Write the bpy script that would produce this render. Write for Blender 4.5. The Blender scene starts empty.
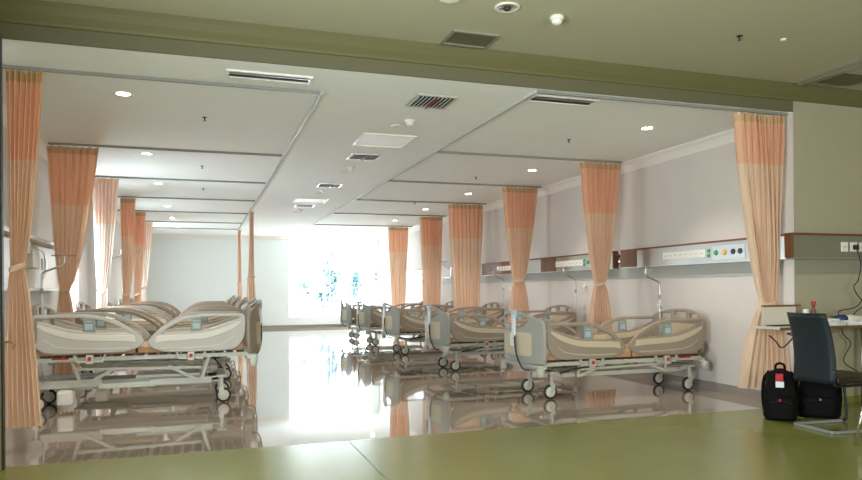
import bpy, bmesh, math, random
from mathutils import Vector, Matrix
C = bpy.context.scene.collection
SC = bpy.context.scene
PI = math.pi
random.seed(7)

# ------------------------------------------------------------------ camera
cam_d = bpy.data.cameras.new('camera'); cam = bpy.data.objects.new('camera', cam_d); C.objects.link(cam)
SC.camera = cam
W_, H_, F_ = 862.0, 480.0, 693.0
cam_d.sensor_fit = 'HORIZONTAL'; cam_d.sensor_width = 36.0; cam_d.lens = 36.0 * F_ / W_
CY = 289.6
cam_d.shift_y = (CY - H_ / 2) / W_
cam_d.clip_start = 0.05; cam_d.clip_end = 200
yaw = math.atan(230 / F_); roll = math.atan(19 / 2320)
cam.location = (0, 0, 1.25)
cam.matrix_world = (Matrix.Translation((0, 0, 1.25)) @ Matrix.Rotation(-yaw, 4, 'Z') @ Matrix.Rotation(PI / 2, 4, 'X')
                    @ Matrix.Rotation(-roll, 4, 'Z'))

# ------------------------------------------------------------------ world, lights, exposure
SC.view_settings.view_transform = 'Standard'; SC.view_settings.look = 'None'
SC.view_settings.gamma = 1.0; SC.view_settings.use_curve_mapping = False
SC.view_settings.exposure = 1.38
SC.cycles.diffuse_bounces = 8; SC.cycles.glossy_bounces = 6; SC.cycles.max_bounces = 14
wd = bpy.data.worlds.new('sky'); SC.world = wd; wd.use_nodes = True
bg = wd.node_tree.nodes['Background']; bg.inputs[0].default_value = (0.80, 0.93, 1.0, 1); bg.inputs[1].default_value = 7.5

def area(name, loc, rot, sx, sy, power, col, portal=False, spread=PI):
    d = bpy.data.lights.new(name, 'AREA'); d.shape = 'RECTANGLE'; d.size = sx; d.size_y = sy
    d.energy = power; d.color = col; d.spread = spread
    if portal: d.cycles.is_portal = True
    o = bpy.data.objects.new(name, d); C.objects.link(o); o.location = loc; o.rotation_euler = rot
    return o
YF = 23.5      # far wall
area('sky_portal', (4.19, YF + .02, 1.68), (-PI / 2, 0, 0), 2.82, 2.66, 1, (1, 1, 1), True)
LWIN = [(11.0, 12.3), (15.2, 15.9), (19.5, 20.6)]
for a, b in LWIN:
    area('sky_portal', (-1.88, (a + b) / 2, 1.575), (0, -PI / 2, 0), 1.45, b - a, 1, (1, 1, 1), True)
# added fill lamps for the front room; its walls have no windows
area('back_window_light', (3.4, -3.4, 1.9), (PI / 2, 0, 0), 4.0, 1.6, 110, (1.0, 0.96, 0.86))
area('left_window_light', (-1.40, 1.6, 1.7), (0, -PI / 2, 0), 1.6, 2.6, 130, (0.86, 0.96, 1.0))  # added cool fill, brightens the near side of the left bed

# ------------------------------------------------------------------ materials
def mat(name, col, rough=.5, metal=0, spec=.5, noise=0, nscale=20, bump=0, coat=0, emit=None, es=0, trans=0):
    m = bpy.data.materials.new(name); m.use_nodes = True; nt = m.node_tree
    b = nt.nodes['Principled BSDF']
    b.inputs['Base Color'].default_value = (*col, 1); b.inputs['Roughness'].default_value = rough
    b.inputs['Metallic'].default_value = metal; b.inputs['Specular IOR Level'].default_value = spec
    b.inputs['Coat Weight'].default_value = coat
    if emit: b.inputs['Emission Color'].default_value = (*emit, 1); b.inputs['Emission Strength'].default_value = es
    tc = nt.nodes.new('ShaderNodeTexCoord')
    nz = nt.nodes.new('ShaderNodeTexNoise'); nz.inputs['Scale'].default_value = nscale; nz.inputs['Detail'].default_value = 4
    nt.links.new(tc.outputs['Object'], nz.inputs['Vector'])
    if noise:
        mx = nt.nodes.new('ShaderNodeMix'); mx.data_type = 'RGBA'
        mx.inputs['A'].default_value = (*[c * (1 - noise) for c in col], 1)
        mx.inputs['B'].default_value = (*[min(1, c * (1 + noise)) for c in col], 1)
        nt.links.new(nz.outputs['Fac'], mx.inputs['Factor']); nt.links.new(mx.outputs['Result'], b.inputs['Base Color'])
    if bump:
        bp = nt.nodes.new('ShaderNodeBump'); bp.inputs['Strength'].default_value = bump; bp.inputs['Distance'].default_value = .01
        nt.links.new(nz.outputs['Fac'], bp.inputs['Height']); nt.links.new(bp.outputs['Normal'], b.inputs['Normal'])
    return m

def cloth_mat(name, col, tr=.35):
    m = bpy.data.materials.new(name); m.use_nodes = True; nt = m.node_tree
    out = nt.nodes['Material Output']; nt.nodes.remove(nt.nodes['Principled BSDF'])
    d = nt.nodes.new('ShaderNodeBsdfDiffuse'); t = nt.nodes.new('ShaderNodeBsdfTranslucent')
    tc = nt.nodes.new('ShaderNodeTexCoord'); mp = nt.nodes.new('ShaderNodeMapping')
    mp.inputs['Scale'].default_value = (22, 22, 1)
    nz = nt.nodes.new('ShaderNodeTexNoise'); nz.inputs['Scale'].default_value = 1.0
    nt.links.new(tc.outputs['Object'], mp.inputs['Vector']); nt.links.new(mp.outputs['Vector'], nz.inputs['Vector'])
    mx = nt.nodes.new('ShaderNodeMix'); mx.data_type = 'RGBA'
    mx.inputs['A'].default_value = (*[c * .80 for c in col], 1); mx.inputs['B'].default_value = (*[min(1, c * 1.16) for c in col], 1)
    nt.links.new(nz.outputs['Fac'], mx.inputs['Factor'])
    nt.links.new(mx.outputs['Result'], d.inputs[0]); nt.links.new(mx.outputs['Result'], t.inputs[0])
    s = nt.nodes.new('ShaderNodeMixShader'); s.inputs[0].default_value = tr
    nt.links.new(d.outputs[0], s.inputs[1]); nt.links.new(t.outputs[0], s.inputs[2]); nt.links.new(s.outputs[0], out.inputs[0])
    return m

def glass_mat(name, tint=(1, 1, 1), refl=.06):
    m = bpy.data.materials.new(name); m.use_nodes = True; nt = m.node_tree
    out = nt.nodes['Material Output']; nt.nodes.remove(nt.nodes['Principled BSDF'])
    g = nt.nodes.new('ShaderNodeBsdfGlossy'); g.inputs['Roughness'].default_value = .02
    t = nt.nodes.new('ShaderNodeBsdfTransparent'); t.inputs[0].default_value = (*tint, 1)
    s = nt.nodes.new('ShaderNodeMixShader'); s.inputs[0].default_value = refl
    nt.links.new(t.outputs[0], s.inputs[1]); nt.links.new(g.outputs[0], s.inputs[2]); nt.links.new(s.outputs[0], out.inputs[0])
    return m

def tile_mat(name, c1, c2, mortar, size, rough, noise_scale=2.5):
    m = bpy.data.materials.new(name); m.use_nodes = True; nt = m.node_tree; b = nt.nodes['Principled BSDF']
    tc = nt.nodes.new('ShaderNodeTexCoord'); mp = nt.nodes.new('ShaderNodeMapping')
    mp.inputs['Location'].default_value = (.02, -5.69, 0)
    nt.links.new(tc.outputs['Object'], mp.inputs['Vector'])
    br = nt.nodes.new('ShaderNodeTexBrick'); br.offset = 0
    br.inputs['Scale'].default_value = 1; br.inputs['Brick Width'].default_value = size; br.inputs['Row Height'].default_value = size
    br.inputs['Mortar Size'].default_value = .002; br.inputs['Mortar'].default_value = (*mortar, 1)
    nz = nt.nodes.new('ShaderNodeTexNoise'); nz.inputs['Scale'].default_value = noise_scale; nz.inputs['Detail'].default_value = 7; nz.inputs['Distortion'].default_value = .8
    nt.links.new(tc.outputs['Object'], nz.inputs['Vector'])
    mx = nt.nodes.new('ShaderNodeMix'); mx.data_type = 'RGBA'; mx.inputs['A'].default_value = (*c1, 1); mx.inputs['B'].default_value = (*c2, 1)
    nt.links.new(nz.outputs['Fac'], mx.inputs['Factor'])
    nt.links.new(mp.outputs['Vector'], br.inputs['Vector'])
    nt.links.new(mx.outputs['Result'], br.inputs['Color1']); nt.links.new(mx.outputs['Result'], br.inputs['Color2'])
    nt.links.new(br.outputs['Color'], b.inputs['Base Color'])
    b.inputs['Roughness'].default_value = rough; b.inputs['Specular IOR Level'].default_value = .9; b.inputs['IOR'].default_value = 1.9; b.inputs['Coat Weight'].default_value = .7; b.inputs['Coat Roughness'].default_value = .03
    bp = nt.nodes.new('ShaderNodeBump'); bp.inputs['Strength'].default_value = .04; bp.inputs['Distance'].default_value = .01
    n2 = nt.nodes.new('ShaderNodeTexNoise'); n2.inputs['Scale'].default_value = 3
    nt.links.new(tc.outputs['Object'], n2.inputs['Vector']); nt.links.new(n2.outputs['Fac'], bp.inputs['Height'])
    nt.links.new(bp.outputs['Normal'], b.inputs['Normal'])
    return m

M = dict(
    wall=mat('ward_wall_paint', (.63, .59, .56), .7, noise=.03, nscale=4),
    wall_far=mat('far_wall_paint', (.78, .83, .83), .7, noise=.02, nscale=3),
    ceil=mat('ward_ceiling_paint', (.83, .87, .85), .8, noise=.02, nscale=3),
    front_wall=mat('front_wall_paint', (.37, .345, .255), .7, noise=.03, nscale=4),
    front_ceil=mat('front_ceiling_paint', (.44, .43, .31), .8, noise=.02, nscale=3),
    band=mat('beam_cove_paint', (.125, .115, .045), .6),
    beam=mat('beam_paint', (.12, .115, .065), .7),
    cornice=mat('cornice_plaster', (.80, .77, .72), .7),
    guard=mat('wall_guard_vinyl', (.42, .43, .40), .5),
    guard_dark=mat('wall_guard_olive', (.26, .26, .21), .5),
    base=mat('baseboard_stone', (.28, .24, .21), .3),
    tile=tile_mat('polished_stone_tile', (.33, .26, .205), (.42, .345, .285), (.10, .08, .06), .45, .05),
    green=mat('green_vinyl', (.215, .225, .055), .24, noise=.12, nscale=1.6, spec=.9),
    seam=mat('floor_seam', (.10, .11, .06), .4),
    rail_light=mat('rail_light', (.50, .51, .50), .5),
    rail=mat('rail_grey', (.24, .25, .24), .45),
    alu=mat('aluminium', (.62, .64, .64), .35, 1),
    steel=mat('brushed_steel', (.48, .49, .46), .3, 1, noise=.06, nscale=6),
    chrome=mat('chrome', (.75, .75, .75), .12, 1),
    white=mat('white_plastic', (.80, .79, .75), .4),
    grille_dark=mat('grille_dark', (.03, .03, .03), .8),
    grille_olive=mat('return_grille_mesh', (.12, .115, .06), .6, noise=.3, nscale=120),
    wood=mat('redwood_veneer', (.17, .075, .035), .4, noise=.3, nscale=9),
    wood_edge=mat('redwood_edge', (.17, .045, .025), .35, noise=.2, nscale=9),
    taupe=mat('bed_taupe_plastic', (.30, .25, .20), .42),
    foot=mat('bed_grey_plastic', (.31, .315, .285), .42),
    pale=mat('bed_pale_grey_plastic', (.50, .50, .48), .4),  # bed plastic lightened to carry the stronger light on the nearest left bed
    pale_stripe=mat('bed_white_inlay', (.70, .69, .64), .4),  # cream inlay whitened the same way, brightness put into the colour
    pale_frame=mat('bed_white_enamel', (.60, .63, .59), .35),  # frame enamel with the left side's extra light in its colour
    cream=mat('bed_cream_inlay', (.54, .47, .34), .45),
    tan=mat('tan_mattress_vinyl', (.46, .27, .15), .5),
    frame=mat('bed_cream_enamel', (.46, .46, .39), .35),
    frame_dark=mat('deck_slats_dark', (.05, .045, .04), .6),
    rubber=mat('black_rubber', (.02, .02, .022), .5),
    wheel=mat('caster_hub_cream', (.60, .58, .50), .4),
    red=mat('red_plastic', (.50, .015, .03), .4),
    teal=mat('teal_keypad', (.25, .30, .28), .4),
    blue=mat('pale_blue_plastic', (.40, .50, .56), .35),
    paper=mat('white_card', (.75, .79, .82), .6),
    netting=cloth_mat('orange_curtain_netting', (.90, .57, .40), .42),
    cloth=cloth_mat('peach_curtain_cloth', (.89, .69, .54), .38),
    pale_net=cloth_mat('pale_curtain_netting', (.90, .72, .64), .6),  # netting paled so the backlight is in the colour too
    pale_cloth=cloth_mat('pale_curtain_cloth', (.93, .82, .77), .6),  # curtain cloth paled to stand for window light behind it
    heading=cloth_mat('curtain_heading_tape', (.66, .45, .25), .15),
    leather=mat('dark_blue_leatherette', (.010, .016, .020), .5, spec=.3, bump=.05, nscale=90),
    seat=mat('dark_brown_leatherette', (.03, .02, .015), .4),
    black=mat('black_nylon', (.0035, .0035, .004), .8, spec=.15, bump=.15, nscale=120),
    blackgloss=mat('black_plastic', (.01, .01, .012), .3),
    glass=glass_mat('window_glass'),
    leaf=mat('leaves', (.045, .115, .135), .6, noise=.4, nscale=3),
    bark=mat('bark', (.10, .08, .06), .8),
    lawn=mat('outside_ground', (.75, .75, .72), .9),
    brass=mat('brass', (.6, .4, .15), .3, 1),
    green_btn=mat('green_outlet', (.03, .30, .12), .4),
    yellow_btn=mat('yellow_outlet', (.75, .42, .03), .4),
    lamp=mat('lamp_glow', (1, 1, 1), emit=(1, .86, .62), es=22),
    panel=mat('light_panel_diffuser', (.86, .88, .86), .5, emit=(.95, 1, 1), es=.04),
    amber=mat('jamb_paint', (.33, .28, .10), .5),
    board=mat('pale_board', (.60, .56, .50), .4),
    pen=mat('dark_blue_plastic', (.02, .05, .14), .4),
)

# ------------------------------------------------------------------ mesh helpers
def link(name, me, m, parent=None, loc=None):
    o = bpy.data.objects.new(name, me); C.objects.link(o)
    if m is not None and not me.materials: me.materials.append(M[m] if isinstance(m, str) else m)
    if parent: o.parent = parent
    if loc: o.location = loc
    return o
def obj(name, bm, m, parent=None, smooth=False, loc=None):
    bmesh.ops.recalc_face_normals(bm, faces=bm.faces)
    me = bpy.data.meshes.new(name); bm.to_mesh(me); bm.free()
    if smooth:
        for p in me.polygons: p.use_smooth = True
    return link(name, me, m, parent, loc)
def tag(o, label, cat, group=None):
    o['label'] = label; o['category'] = cat
    if group: o['group'] = group
    return o
def struct(name, bm, m, smooth=False):
    o = obj(name, bm, m, None, smooth); o['kind'] = 'structure'; return o
def root(name, label, cat, loc=(0, 0, 0), rz=0, group=None):
    o = bpy.data.objects.new(name, None); C.objects.link(o); o.location = loc; o.rotation_euler = (0, 0, rz)
    o.empty_display_size = .1
    return tag(o, label, cat, group)
def box(bm, x0, x1, y0, y1, z0, z1, bev=0):
    g = bmesh.ops.create_cube(bm, size=1)
    vs = g['verts']
    for v in vs:
        v.co = Vector(((x0 + x1) / 2 + v.co.x * (x1 - x0), (y0 + y1) / 2 + v.co.y * (y1 - y0), (z0 + z1) / 2 + v.co.z * (z1 - z0)))
    if bev:
        es = list({e for v in vs for e in v.link_edges})
        bmesh.ops.bevel(bm, geom=es, offset=bev, segments=2, affect='EDGES', profile=.5)
    return bm
def B(*a, **k): return box(bmesh.new(), *a, **k)
def bar(bm, p, q, w, h=None):
    """rectangular bar between two points"""
    h = h or w; p = Vector(p); q = Vector(q); d = q - p; L = d.length
    g = bmesh.ops.create_cube(bm, size=1)
    up = Vector((0, 1, 0)) if abs(d.normalized().y) < .9 else Vector((1, 0, 0))
    z = d.normalized(); x = up.cross(z).normalized(); y = z.cross(x)
    mt = Matrix((x, y, z)).transposed()
    for v in g['verts']:
        v.co = (p + q) / 2 + mt @ Vector((v.co.x * h, v.co.y * w, v.co.z * L))
    return bm
def tube(bm, pts, r, seg=10, caps=True):
    pts = [Vector(p) for p in pts]; rings = []; prev = None
    for i, p in enumerate(pts):
        d = (pts[min(i + 1, len(pts) - 1)] - pts[max(i - 1, 0)]).normalized()
        if prev is None:
            a = d.cross(Vector((0, 0, 1)) if abs(d.z) < .9 else Vector((1, 0, 0))).normalized()
        else:
            a = (prev - d * prev.dot(d)).normalized()
        prev = a; b = d.cross(a); rr = r[i] if isinstance(r, (list, tuple)) else r
        rings.append([bm.verts.new(p + (a * math.cos(t) + b * math.sin(t)) * rr) for t in [2 * PI * k / seg for k in range(seg)]])
    for i in range(len(rings) - 1):
        for k in range(seg):
            bm.faces.new((rings[i][k], rings[i][(k + 1) % seg], rings[i + 1][(k + 1) % seg], rings[i + 1][k]))
    if caps: bm.faces.new(rings[0][::-1]); bm.faces.new(rings[-1])
    return bm
def lathe(bm, prof, c=(0, 0, 0), axis='Z', seg=20):
    rings = []
    for r, h in prof:
        ring = []
        for k in range(seg):
            t = 2 * PI * k / seg; a, b = r * math.cos(t), r * math.sin(t)
            co = (a, b, h) if axis == 'Z' else ((a, h, b) if axis == 'Y' else (h, a, b))
            ring.append(bm.verts.new(Vector(co) + Vector(c)))
        rings.append(ring)
    for i in range(len(rings) - 1):
        for k in range(seg):
            bm.faces.new((rings[i][k], rings[i][(k + 1) % seg], rings[i + 1][(k + 1) % seg], rings[i + 1][k]))
    bm.faces.new(rings[0]); bm.faces.new(rings[-1][::-1])
    return bm
def spline(pts, n=8):
    """Catmull-Rom through open point list"""
    P = [Vector(p) for p in pts]; P = [P[0] * 2 - P[1]] + P + [P[-1] * 2 - P[-2]]; out = []
    for i in range(1, len(P) - 2):
        for k in range(n):
            t = k / n
            out.append(.5 * ((2 * P[i]) + (P[i + 1] - P[i - 1]) * t + (2 * P[i - 1] - 5 * P[i] + 4 * P[i + 1] - P[i + 2]) * t * t + (3 * P[i] - P[i - 1] - 3 * P[i + 1] + P[i + 2]) * t ** 3))
    out.append(P[-2]); return out
def plate(loops, thick, bev, axes='XZ'):
    """flat plate with holes from closed 2D loops, rounded edges; returns a bmesh"""
    cu = bpy.data.curves.new('tmp', 'CURVE'); cu.dimensions = '2D'; cu.fill_mode = 'BOTH'
    cu.extrude = thick / 2 - bev; cu.bevel_depth = bev; cu.bevel_resolution = 1; cu.offset = -bev
    for lp in loops:
        s = cu.splines.new('POLY'); s.points.add(len(lp) - 1); s.use_cyclic_u = True
        for p, q in zip(s.points, lp): p.co = (q[0], q[1], 0, 1)
    o = bpy.data.objects.new('tmp', cu); C.objects.link(o)
    dg = bpy.context.evaluated_depsgraph_get(); me = bpy.data.meshes.new_from_object(o.evaluated_get(dg))
    bm = bmesh.new(); bm.from_mesh(me)
    bpy.data.objects.remove(o); bpy.data.curves.remove(cu); bpy.data.meshes.remove(me)
    bmesh.ops.remove_doubles(bm, verts=bm.verts, dist=1e-5)
    for v in bm.verts:
        x, y, z = v.co
        v.co = (x, z, y) if axes == 'XZ' else (z, x, y)
    return bm
def rr(x0, x1, y0, y1, r, n=5):
    out = []
    for cx, cy, a in ((x1 - r, y1 - r, 0), (x0 + r, y1 - r, 90), (x0 + r, y0 + r, 180), (x1 - r, y0 + r, 270)):
        for k in range(n + 1):
            t = math.radians(a + 90 * k / n); out.append((cx + r * math.cos(t), cy + r * math.sin(t)))
    return out
def children(o): return [c for c in bpy.data.objects if c.parent == o]
def copy_tree(o, parent=None):
    c = o.copy(); C.objects.link(c)
    if parent: c.parent = parent
    for ch in children(o): copy_tree(ch, c)
    return c

# ------------------------------------------------------------------ structure
XW, YC, ZC, ZF = 5.90, 5.65, 3.07, 3.34
XL = -1.86
struct('floor', B(XL - .2, XW + .15, 5.69, YF + .2, -.1, 0), 'tile').name = 'floor_ward'
o = struct('floor_front', B(-1.42, 9.2, -3.7, 5.69, -.1, 0), 'green')
o = struct('trim_1', B(1.150, 1.158, -2, 5.68, -.001, .0012), 'seam')
struct('ceiling_ward', B(XL - .2, XW + .2, YC + .021, YF + .2, ZC, ZC + .15), 'ceil')
struct('ceiling_front', B(-1.42, 9.2, -3.7, YC + .02, ZF, ZF + .12), 'front_ceil')
# beam over the opening, and the front wall to its right
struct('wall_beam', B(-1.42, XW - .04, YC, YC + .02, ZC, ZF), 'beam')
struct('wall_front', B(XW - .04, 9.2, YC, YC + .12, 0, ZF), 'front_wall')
bm = bmesh.new()
prof = [(0, 3.18), (-.012, 3.185), (-.02, 3.205), (-.05, 3.25), (-.075, 3.30), (-.08, 3.34), (0, 3.34)]
va = [bm.verts.new((-1.42, YC + a, z)) for a, z in prof]; vb = [bm.verts.new((9.2, YC + a, z)) for a, z in prof]
n = len(prof)
for i in range(n): bm.faces.new((va[i], va[(i + 1) % n], vb[(i + 1) % n], vb[i]))
bm.faces.new(va); bm.faces.new(vb[::-1])
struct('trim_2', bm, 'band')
struct('trim_10', B(XW - .046, XW, YC + .1205, YC + .139, 0, ZC), 'wall')
struct('wall_right', B(XW, XW + .15, YC + .12, YF + .2, 0, ZC), 'wall')
# the return at the corner carries the ward wall paint
struct('trim_3', B(XW - .046, XW - .0405, YC + .001, YC + .12, 0, ZC), 'wall')
# far wall with the large window
wx0, wx1, wz0, wz1 = 2.78, 5.60, .35, 3.01
bm = bmesh.new()
for a in ((XL - .2, wx0, 0, ZC), (wx1, XW + .15, 0, ZC), (wx0, wx1, 0, wz0), (wx0, wx1, wz1, ZC)):
    box(bm, a[0], a[1], YF, YF + .15, a[2], a[3])
struct('wall_far', bm, 'wall_far')
def window(nm, bmf, bmg):
    f = struct(nm, bmf, 'white')
    obj('window_pane', bmg, 'glass', f)
    return f
bm = bmesh.new(); t = .03
y0, y1 = YF + .08, YF + .12
box(bm, wx0, wx0 + t, y0, y1, wz0, wz1); box(bm, wx1 - t, wx1, y0, y1, wz0, wz1)
box(bm, wx0 + t, wx1 - t, y0, y1, wz0, wz0 + t); box(bm, wx0 + t, wx1 - t, y0, y1, wz1 - t, wz1)
box(bm, wx0 + t, wx1 - t, y0, y1, 1.34, 1.37); box(bm, 4.18, 4.21, y0, y1, wz0 + t, wz1 - t)
window('window_1', bm, B(wx0 + t, wx1 - t, YF + .098, YF + .103, wz0 + t, wz1 - t))
# left wall with windows
bm = bmesh.new(); zb, zt = .85, 2.3; prev = YC + .1
for a, b in LWIN:
    box(bm, XL - .15, XL, prev, a, 0, ZC); box(bm, XL - .15, XL, a, b, 0, zb); box(bm, XL - .15, XL, a, b, zt, ZC); prev = b
box(bm, XL - .15, XL, prev, YF, 0, ZC)
struct('wall_left', bm, 'wall')
for i, (a, b) in enumerate(LWIN):
    bm = bmesh.new(); x0, x1 = XL - .1, XL - .06; t = .04
    box(bm, x0, x1, a, a + t, zb, zt); box(bm, x0, x1, b - t, b, zb, zt)
    box(bm, x0, x1, a + t, b - t, zb, zb + t); box(bm, x0, x1, a + t, b - t, zt - t, zt)
    window('window_%d' % (i + 2), bm, B(XL - .083, XL - .078, a + t, b - t, zb + t, zt - t))
# front room shell
struct('wall_front_left', B(-1.52, -1.42, -3.7, YC, 0, ZF), 'front_wall')
struct('wall_pier', B(XL - .1, -1.54, YC, 6.05, 0, ZC), 'wall')
struct('wall_back', B(-1.52, 9.3, -3.8, -3.7, 0, ZF), 'front_wall')
struct('wall_front_right', B(9.2, 9.3, -3.7, YC + .1, 0, ZF), 'front_wall')
# cornices of the ward
def cornice(nm, p, q, ax, sgn):
    pr = [(0, -.14), (.012, -.13), (.02, -.10), (.05, -.05), (.09, -.02), (.10, 0), (0, 0)]
    bm = bmesh.new(); r = []
    for t in (p, q):
        r.append([bm.verts.new((ax[1] + sgn * a, t, ZC + z) if ax[0] == 'X' else (t, ax[1] + sgn * a, ZC + z)) for a, z in pr])
    k = len(pr)
    for i in range(k): bm.faces.new((r[0][i], r[0][(i + 1) % k], r[1][(i + 1) % k], r[1][i]))
    bm.faces.new(r[0]); bm.faces.new(r[1][::-1])
    return struct(nm, bm, 'cornice')
cornice('trim_4', YC + .14, YF, ('X', XW), -1)
cornice('trim_5', 6.05, YF, ('X', XL), 1)
cornice('trim_6', XL + .1, XW - .1, ('Y', YF), -1)
struct('baseboard_right', B(XW - .015, XW, YC + .12, YF, 0, .10), 'base')
struct('baseboard_far', B(XL + .015, XW - .015, YF - .015, YF, 0, .10), 'base')
struct('baseboard_left', B(XL, XL + .015, 6.05, YF, 0, .10), 'base')
struct('baseboard_front', B(XW - .04, 9.2, YC - .015, YC, 0, .07), 'green')
struct('trim_7', B(XW - .008, XW, YC + .14, 20.2, 1.38, 1.545), 'guard')  # thin grey-green band below the ward consoles
struct('trim_8', B(XW - .04, 9.2, YC - .008, YC, 1.38, 1.545), 'guard_dark')  # darker band below the front console
# slim door jamb at the very left edge, with its brass hook
struct('door_1', B(-1.42, -1.345, 5.585, 5.645, 0, ZC + .11), 'amber')
struct('trim_9', B(-1.345, -1.332, 5.60, 5.65, 0, ZC), 'rubber')
bm = tube(bmesh.new(), spline([(-1.32, 5.59, .90), (-1.30, 5.56, .905), (-1.265, 5.55, .90), (-1.25, 5.555, .88), (-1.26, 5.56, .86)]), .006, 8)
tag(obj('tieback_hook', bm, 'brass', None, True), 'small brass hook on the dark jamb at the left edge', 'hook')

# outside ground and plants seen through the far window
g = struct('floor_outside', B(-30, 40, YF + .3, 60, -.3, -.2), 'lawn')
def bush(x, y, h, r, n, lab, trunk=.4):
    rt = root('garden_shrub', lab, 'shrub', (x, y, -.2), 0, 'shrubs outside the far window')
    bm = bmesh.new(); rnd = random.Random(int(x * 100))
    st = bmesh.new()
    for k in range(5):
        a = rnd.uniform(0, 2 * PI); tip = Vector((math.cos(a) * r * .7, math.sin(a) * r * .7, h * rnd.uniform(.6, 1)))
        tube(st, spline([(0, 0, 0), (tip.x * .3, tip.y * .3, h * .4), tip], 4), .014, 5)
        for j in range(n):
            c = tip + Vector((rnd.gauss(0, r * .28), rnd.gauss(0, r * .28), rnd.gauss(0, h * .12)))
            d = Vector((rnd.gauss(0, 1), rnd.gauss(0, 1), rnd.gauss(0, .6))).normalized() * rnd.uniform(.13, .26)
            e = d.cross(Vector((rnd.random(), rnd.random(), 1))).normalized() * .06
            vs = [bm.verts.new(c + v) for v in (-d, e, d, -e)]; bm.faces.new(vs)
    obj('branches', st, 'bark', rt); obj('foliage', bm, 'leaf', rt)
bush(3.55, 26.2, 1.9, .4, 9, 'wispy shrub outside the window, leftmost of the three low ones')
bush(4.62, 26.6, 2.0, .4, 26, 'fullest leafy shrub outside the middle of the far window')
bush(6.1, 27.0, 2.2, .4, 16, 'thin shrub outside the window above the farthest beds')
bush(5.35, 28.5, 3.0, .5, 10, 'taller small tree rising behind the shrubs outside')

# ------------------------------------------------------------------ ceiling rails (curtain tracks)
ZR = 3.045
def rail(p, q, lab, grp, w=.03, alu=True):
    bm = bmesh.new(); x0, x1 = sorted((p[0], q[0])); y0, y1 = sorted((p[1], q[1]))
    if x1 - x0 > y1 - y0: box(bm, x0, x1, y0 - w / 2, y0 + w / 2, ZR, ZC); ax = 0
    else: box(bm, x0 - w / 2, x0 + w / 2, y0, y1, ZR, ZC)
    return tag(obj('curtain_rail', bm, 'rail' if x1 - x0 > .5 else 'rail_light'), lab, 'curtain rail', grp)
rail((1.06, 6.335), (1.06, 21.0), 'long ceiling rail running back between left bays and the aisle', 'ceiling curtain rails')
rail((2.93, 5.74), (2.93, 19.1), 'long ceiling rail running back between the aisle and right bays', 'ceiling curtain rails')
for i, y in enumerate((6.32, 9.42, 11.9, 14.3, 16.7, 19.1, 21.0)):
    rail((XL + .12 if i else -1.5, y), (1.045, y), 'ceiling rail across the left bays, %s from the beam' % ('nearest', 'second', 'third', 'fourth', 'fifth', 'sixth', 'seventh')[i], 'ceiling curtain rails')
for i, y in enumerate((8.6, 11.1, 13.6, 16.1, 19.0)):
    rail((2.945, y), (5.76, y), 'ceiling rail across the right bays, %s behind the beam' % ('first', 'second', 'third', 'fourth', 'fifth')[i], 'ceiling curtain rails')
rail((2.945, 5.72), (5.84, 5.72), 'curtain rail just behind the lower edge of the beam, right half', 'ceiling curtain rails')

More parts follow.
